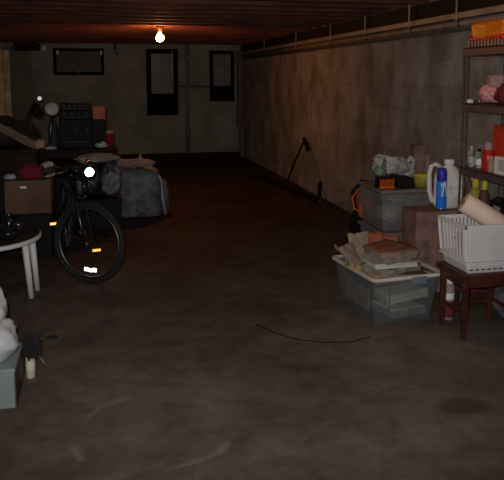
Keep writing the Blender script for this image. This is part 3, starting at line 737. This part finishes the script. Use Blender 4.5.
# spoke reflector low in the front wheel
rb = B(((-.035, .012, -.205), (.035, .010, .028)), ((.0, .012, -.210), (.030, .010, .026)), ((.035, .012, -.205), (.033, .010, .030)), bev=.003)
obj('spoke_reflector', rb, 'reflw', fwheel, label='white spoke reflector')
f = bmesh.new()
hd_top, hd_bot = (.40, 0, .78), (.425, 0, .64)
bb = (-.04, 0, .27); seat_top = (-.16, 0, .70)
for a, b, r in ((hd_bot, hd_top, .020), (hd_top, seat_top, .016), (hd_bot, bb, .019), (bb, seat_top, .016)): tube(f, [a, b], r, 10)
for s in (-1, 1): tube(f, [bb, (-.50, s*.06, R)], .010, 8); tube(f, [(-.155, 0, .66), (-.50, s*.06, R)], .009, 8)
obj('frame', f, 'gloss', bike, True)
f = bmesh.new()
tube(f, [(.425, 0, .64), (.43, 0, .645)], .02, 8)
for s in (-1, 1):
    tube(f, [st(-.085, 0, .64), st(-.07, s*.05, .61), st(-.02, s*.052, .42), st(0, s*.052, R)], [.018, .015, .012, .010], 8)
tube(f, [(.40, 0, .78), st(-.10, 0, .84)], .014, 8)
obj('fork', f, 'gloss', bike, True)
obj('handlebar', T([st(-.16, -.27, .86), st(-.11, -.18, .88), st(-.08, -.06, .85), st(-.08, .06, .85), st(-.11, .18, .88), st(-.16, .27, .86)], .012, 10), 'gloss', bike, True)
for s in (-1, 1):
    obj('grip', T([st(-.12, s*.19, .88), st(-.17, s*.28, .857)], .018, 10), 'rubber', bike, True)
    obj('brake_lever', T([st(-.08, s*.12, .86), st(-.05, s*.17, .855), st(-.09, s*.23, .84)], .007, 6), 'steel', bike, True)
    obj('brake_cable', T([st(-.08, s*.12, .86), st(.04, s*.12, .84), st(.07, s*.05, .74), st(-.02, s*.01, .66)], .004, 6), 'black', bike, True)
# headlamp facing the camera
hp = V(*st(.02, -.0, .83))
hl = LA([(.026, .05), (.040, .0), (.044, -.012), (.042, -.016)], n=24, rot=Matrix.Rotation(-PI/2, 3, 'Y') @ Matrix.Identity(3), c=(0, 0, 0))
h = obj('headlamp', hl, 'black', bike, True, loc=tuple(hp), rot=(0, 0, math.radians(0)))
obj('lens', LA([(.0, -.020), (.030, -.018), (.037, -.012), (.037, -.008)], n=24, rot=Matrix.Rotation(-PI/2, 3, 'Y')), 'refl', h, True, label='headlamp lens with added glow for the flash')
s_ = bmesh.new(); blob(s_, (-.18, 0, .76), (.26, .15, .06), seed=80, amp=.08, fr=1.2, flat=False)
obj('saddle', s_, 'black', bike, True)
obj('seat_post', T([(-.16, 0, .70), (-.175, 0, .75)], .013, 8), 'steel', bike, True)
bm = bmesh.new(); torus(bm, .085, .005, 36, 6); box(bm, (0, 0, 0), (.02, .006, .17)); box(bm, (0, 0, 0), (.17, .006, .02))
obj('chainring', bm, 'steel', bike, loc=(-.04, -.05, .27))
obj('chain', T([(-.04, -.05, .355), (-.50, -.045, R+.03)], .004, 5), 'steel', bike)
ca = math.radians(28)
for s, dz in ((-1, 1), (1, -1)):
    pc = V(-.04-dz*.105, s*.10, .24+dz*.10)
    obj('crank_arm', T([(-.04, s*.07, .27), (pc.x, s*.075, pc.z)], .010, 8), 'steel', bike, True)
    pd = obj('pedal', B(((pc.x, s*.145-.01, pc.z), (.09, .09, .022)), bev=.004), 'black', bike)
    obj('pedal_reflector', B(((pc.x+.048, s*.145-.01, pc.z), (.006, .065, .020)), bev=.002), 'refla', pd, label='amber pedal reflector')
obj('kickstand', T([(-.10, .04, .26), (-.16, .20, .01)], .008, 6), 'steel', bike, True)

# ---------------------------------------------------------------- cardboard box group behind the table
t = thing('plastic_crate', 'black crate on the floor under the cardboard box', 'crate', (-.60, 6.06, 0))
obj('crate_walls', B(((0, 0, .18), (.40, .36, .36)), bev=.01), 'black', t)
obj('crate_rim', B(((0, 0, .365), (.41, .37, .02)), bev=.005), 'black', t)
t = thing('cardboard_box', 'brown cardboard box with dark seam under the crimson cloth', 'box', (-.580, 6.05, .377))
obj('carton', B(((0, 0, .14), (.37, .34, .28)), bev=.004), 'card', t)
obj('seam_tape', B(((-.03, -.171, .14), (.012, .003, .28))), 'tape', t)
obj('label_sticker', B(((-.035, -.172, .225), (.05, .003, .018))), 'whitep', t, label='small white sticker')
tag(obj('crimson_cloth', BL((-.56, 6.03, .66+.050), (.21, .20, .13), seed=90, amp=.3, fr=2.4), 'crim', smooth=True), 'crimson cloth heaped on the brown cardboard box', 'cloth')
tag(obj('grey_cloth', BL((-.43, 6.13, .66+.05), (.13, .16, .15), seed=91, amp=.2), 'greyb', smooth=True), 'grey crumpled cloth right of the crimson cloth', 'cloth')
tag(obj('white_wrapper', BL((-.73, 5.97, .66+.02), (.10, .08, .05), seed=92, amp=.4, sub=3), 'greyb', smooth=True), 'pale wrapper left of the crimson cloth', 'wrapper')

# dark heap of clothes with tan sleeve, top left
t = thing('clothes_chest', 'dark wooden chest standing behind the brown cardboard box', 'chest', (-.98, 6.62, 0))
obj('chest_body', B(((0, 0, .42), (.86, .50, .84)), bev=.01), 'dwood', t)
obj('chest_lid', B(((0, 0, .855), (.90, .54, .03)), bev=.006), 'dwood', t)
tag(obj('black_coat', BL((-.93, 6.60, .871+.13), (.74, .42, .30), seed=95, amp=.22), 'bcloth', smooth=True), 'black coat heaped on the dark chest', 'coat')
t = thing('tan_jacket', 'tan and grey jacket thrown diagonally over the black coat', 'jacket', (-.84, 6.34, 1.055))
def strip(pts, w, th=.02, seed=0):
    bm = bmesh.new(); rows = []
    for i2, p in enumerate(pts):
        p = V(*p)
        rows.append([bm.verts.new(p + V(.25*(k-.5)*w, -.35*(k-.5)*w, (k-.5)*w) + V(0, noise.noise(V(i2*.7, k*3, seed))*.03, noise.noise(V(k*3, i2*.9, seed+4))*.015)) for k in [j/5 for j in range(6)]])
    for a, b in zip(rows, rows[1:]):
        for k in range(5): bm.faces.new((a[k], a[k+1], b[k+1], b[k]))
    bmesh.ops.solidify(bm, geom=bm.faces[:], thickness=th); return bm
obj('sleeve', strip([(-.15+.045*k, -.0-.01*math.sin(k), .10-.025*k) for k in range(11)], .075, seed=3), 'tan', t, True)
obj('collar', strip([(-.20+.05*k, .03, .17-.018*k) for k in range(5)], .06, seed=6), 'gcloth', t, True)
obj('cuff', BL((.33, -.02, -.14), (.10, .08, .09), seed=97, amp=.25, sub=3), 'tan', t, True)

# ---------------------------------------------------------------- bench with stereo etc.
t = thing('work_bench', 'long dark wooden bench below the left end wall, loaded with clutter', 'bench', (-.45, 7.45, 0))
obj('bench_top', B(((0, 0, .765), (1.28, .52, .03)), bev=.005), 'dwood', t)
for x in (-.58, .58):
    for yv in (-.21, .21): obj('leg', B(((x, yv, .375), (.05, .05, .75))), 'dwood', t)
obj('apron', B(((0, -.23, .715), (1.15, .02, .07))), 'dwood', t)
z = .782
def amp(name, label, loc, s, knobs, cat='stereo'):
    t = thing(name, label, cat, loc)
    obj('housing', B(((0, 0, s[2]/2), s), bev=.006), 'black', t)
    for k in range(knobs): obj('knob', LA([(.012, 0), (.012, .012), (.009, .014)], c=(-s[0]*.36+s[0]*.72*k/max(1, knobs-1), -s[1]/2, s[2]*.62), n=12, rot=Matrix.Rotation(PI/2, 3, 'X')), 'darkpipe', t, True)
    obj('trim_strip', B(((0, -s[1]/2-.002, s[2]*.22), (s[0]*.8, .004, .005))), 'darkpipe', t)
    return t
amp('stereo_receiver', 'large black cabinet stereo lowest on the bench', (-.22, 7.42, z), (.33, .34, .30), 3)
amp('stereo_deck', 'black stereo deck in the middle of the stack', (-.22, 7.42, z+.303), (.32, .32, .085), 4)
amp('stereo_deck', 'thin black stereo deck topmost of the stack', (-.22, 7.42, z+.391), (.31, .30, .07), 5)
tag(obj('black_box', B(((.02, 7.42, z+.145), (.13, .24, .288)), bev=.005), 'black'), 'tall narrow black box under the orange box', 'box')
t = thing('orange_box', 'orange box sitting on the narrow black box', 'box', (.02, 7.40, z+.292))
obj('carton', B(((0, 0, .06), (.125, .14, .12)), bev=.004), 'orangeb', t); obj('lid_flap', B(((0, 0, .124), (.13, .145, .008))), 'orangeb', t)
t = thing('red_tin', 'small dull red tin at the right end of the bench', 'tin', (.12, 7.38, z))
obj('tin_body', LA([(.042, 0), (.045, .005), (.045, .14), (.04, .15)], n=18), 'crim', t, True); obj('tin_lid', LA([(.046, .142), (.047, .146), (.045, .165), (.01, .168)], n=18), 'pale', t, True)
tag(obj('clip_jar', BL((.03, 7.23, z+.03), (.12, .07, .06), seed=101, amp=.4, sub=3), 'greyb', smooth=True), 'small pale trinkets heaped at the front edge of the bench', 'trinkets')
# desk lamp
t = thing('desk_lamp', 'desk lamp with off white round head left of the black stereo', 'lamp', (-.48, 7.28, z))
obj('base', LA([(.07, 0), (.07, .012), (.02, .025), (.012, .03)], n=24), 'lampw', t, True)
obj('stem', T([(0, 0, .02), (.01, 0, .2), (.03, .02, .36)], .014, 8), 'steel', t, True)
q = Matrix.Rotation(math.radians(70), 3, 'X') @ Matrix.Rotation(math.radians(12), 3, 'Y')
obj('lamp_shade', LA([(.02, -.09), (.045, -.07), (.066, -.01), (.068, .0), (.064, .004), (.03, .018), (.0, .02)], n=28, rot=q, c=(.03, -.02, .41)), 'lampw', t, True)
t = thing('angle_lamp', 'black round lamp head on an arm left of the off white lamp', 'lamp', (-.66, 7.32, z))
obj('arm', T([(-.05, .02, 0), (-.05, .02, .30), (.05, 0, .50)], .010, 8), 'black', t, True)
obj('lamp_head', BL((.06, 0, .40), (.12, .14, .15), seed=103, amp=.05, flat=False), 'black', t, True)
bm = bmesh.new(); bmesh.ops.create_icosphere(bm, subdivisions=2, radius=.022); obj('glint_knob', bm, 'glint', t, True, loc=(.09, -.01, .515))  # glowing ball stands in for a flash sparkle
tag(obj('grey_bottle', LA([(.045, 0), (.05, .01), (.05, .20), (.03, .26), (.025, .29)], c=(-.46, 7.46, z), n=18), 'navy', smooth=True), 'dark blue grey bottle beside the desk lamp stem', 'bottle')
# clutter below bench
tag(obj('stuffed_sack', BL((-.25, 7.50, .26), (.55, .42, .62), seed=110, amp=.2), 'bcloth', smooth=True), 'black sack stuffed under the bench', 'sack')

# ---------------------------------------------------------------- bags and boxes right of the bicycle
t = thing('vinyl_bag', 'dusty clear vinyl storage bag farthest right of the left side heap', 'bag', (.41, 7.55, 0))
obj('bag_body', BL((0, 0, .235), (.50, .42, .60), seed=120, amp=.09, fr=2., square=.7), 'bag', t, True)
obj('piping', T([(.22, -.20, .46), (.25, -.21, .40), (.255, -.22, .22), (.29, -.23, .03)], .014, 6), 'greyb', t, True)
obj('side_fold', BL((.29, -.02, .16), (.12, .30, .40), seed=121, amp=.2), 'bag', t, True)
for x, z2 in ((-.02, .09), (-.20, .22)):
    bm = bmesh.new(); bmesh.ops.create_icosphere(bm, subdivisions=2, radius=.012); obj('snap', bm, 'chrome', t, True, loc=(x, -.235, z2))
tag(obj('pale_garment', BL((.36, 7.40, .595), (.42, .22, .09), seed=125, amp=.3, fr=2), 'pale', smooth=True), 'pale pink garment lying on the vinyl bag', 'clothes')
t = bottle('pump_bottle', 'small brownish bottle standing on the pale garment', (.45, 7.56, .53), .024, .13, 'pale', 'tan')
t = thing('brass_ring', 'small brass coloured ring handle at the right of the bag top', 'ring', (.54, 7.42, .53))
bm = bmesh.new(); torus(bm, .035, .009, 20, 6); obj('ring', bm, 'olive', t, True, loc=(0, 0, .05)); obj('tab', B(((0, 0, .01), (.05, .02, .03)), bev=.004), 'tan', t)
t = thing('plastic_crate', 'black crate on the floor under the shiny film bags', 'crate', (.0, 6.98, 0))
obj('crate_walls', B(((0, 0, .15), (.42, .36, .30)), bev=.01), 'black', t); obj('crate_rim', B(((0, 0, .305), (.44, .38, .02)), bev=.005), 'black', t)
tag(obj('film_bag', BL((.12, 6.93, .49), (.21, .30, .36), seed=130, amp=.16, fr=2.4), 'bag2', smooth=True), 'crumpled shiny clear film bag right behind the headlamp', 'bag')
tag(obj('film_bag', BL((-.12, 6.95, .49), (.22, .30, .36), seed=133, amp=.16, fr=2.4), 'bag2', smooth=True), 'darker crumpled film bag left of the shinier one', 'bag')
#tag(obj('red_strap', T([(.24, 6.80, .02), (.245, 6.82, .30), (.245, 6.9, .52), (.25, 7.08, .60), (.27, 7.18, .585)], .012, 8), 'crim', smooth=True), 'dull red strap lying across the film bag toward the pale garment', 'strap')
tag(obj('grey_garment', BL((-.02, 6.93, .71), (.40, .26, .09), seed=137, amp=.3, fr=2), 'gcloth', smooth=True), 'grey brown garment on top of the film bags', 'clothes')

# ---------------------------------------------------------------- near left: box, white bag, tube
t = thing('blue_grey_box', 'blue grey box on the floor at the left edge of the view', 'box', (-.59, 3.31, 0))
obj('carton', B(((0, 0, .085), (.38, .36, .17)), bev=.006), 'gbox', t)
obj('lid', B(((0, 0, .181), (.39, .37, .020)), bev=.004), 'gbox', t)
obj('dark_edge', B(((.192, 0, .085), (.006, .36, .165))), 'darkpipe', t)
t = thing('white_sack', 'bulging white plastic sack resting on the blue grey box', 'sack', (-.575, 3.26, .193))
obj('sack_body', BL((0, 0, .085), (.38, .30, .22), seed=140, amp=.14, fr=1.6), 'wbag', t, True)
obj('upper_bulge', BL((-.005, .03, .23), (.27, .22, .28), seed=141, amp=.16, fr=1.6, flat=False), 'wbag', t, True)
t = thing('cream_tube', 'small cream tube standing on the floor beside the blue grey box', 'tube', (-.362, 3.455, 0))
t.scale = (1, 1, 1.35)
obj('tube_body', LA([(.020, 0), (.022, .004), (.023, .075), (.020, .082)], n=18), 'tube', t, True)
obj('white_stripe', LA([(.0234, .03), (.0238, .032), (.0238, .06), (.0234, .062)], n=18), 'paperw', t, True)
tag(obj('black_fluff', BL((-.358, 3.455, .165), (.085, .07, .11), seed=150, amp=.7, fr=4, flat=False), 'bcloth'), 'ragged black fluff stuck on the cream tube', 'fluff')
tag(obj('white_straw', T([(-.345, 3.72, .004), (-.33, 3.67, .010), (-.31, 3.62, .004)], .003, 6), 'lampw'), 'thin pale straw lying on floor right of the cream tube', 'straw')
tag(obj('dark_scrap', BL((-.29, 3.98, .006), (.06, .04, .014), seed=151, amp=.4, sub=3), 'bcloth'), 'small dark scrap lying alone on the floor', 'scrap')

# ---------------------------------------------------------------- camera and lights
cam = bpy.data.cameras.new('camera'); co = bpy.data.objects.new('camera', cam); C.objects.link(co)
cam.sensor_fit = 'HORIZONTAL'; cam.sensor_width = 36; cam.lens = 36*682/504; cam.shift_y = -(240-162.2)/504
co.location = (0, 0, 1.5); co.rotation_euler = (PI/2-math.radians(7), 0, -math.radians(12.78))
S.camera = co
# the camera's own flash, just above the lens
l = bpy.data.lights.new('camera_flash', 'SPOT'); l.energy = 285; l.color = (1., .97, .95); l.shadow_soft_size = .02; l.spot_size = math.radians(75); l.spot_blend = .8
lo = bpy.data.objects.new('camera_flash', l); C.objects.link(lo); lo.location = (-.04, 0, 1.57)
lo.rotation_euler = (PI/2-math.radians(10), 0, -math.radians(13))
w = bpy.data.worlds.new('dim'); S.world = w; w.use_nodes = True
w.node_tree.nodes['Background'].inputs[0].default_value = (.01, .01, .012, 1)
S.view_settings.view_transform = 'Standard'; S.view_settings.exposure = 0
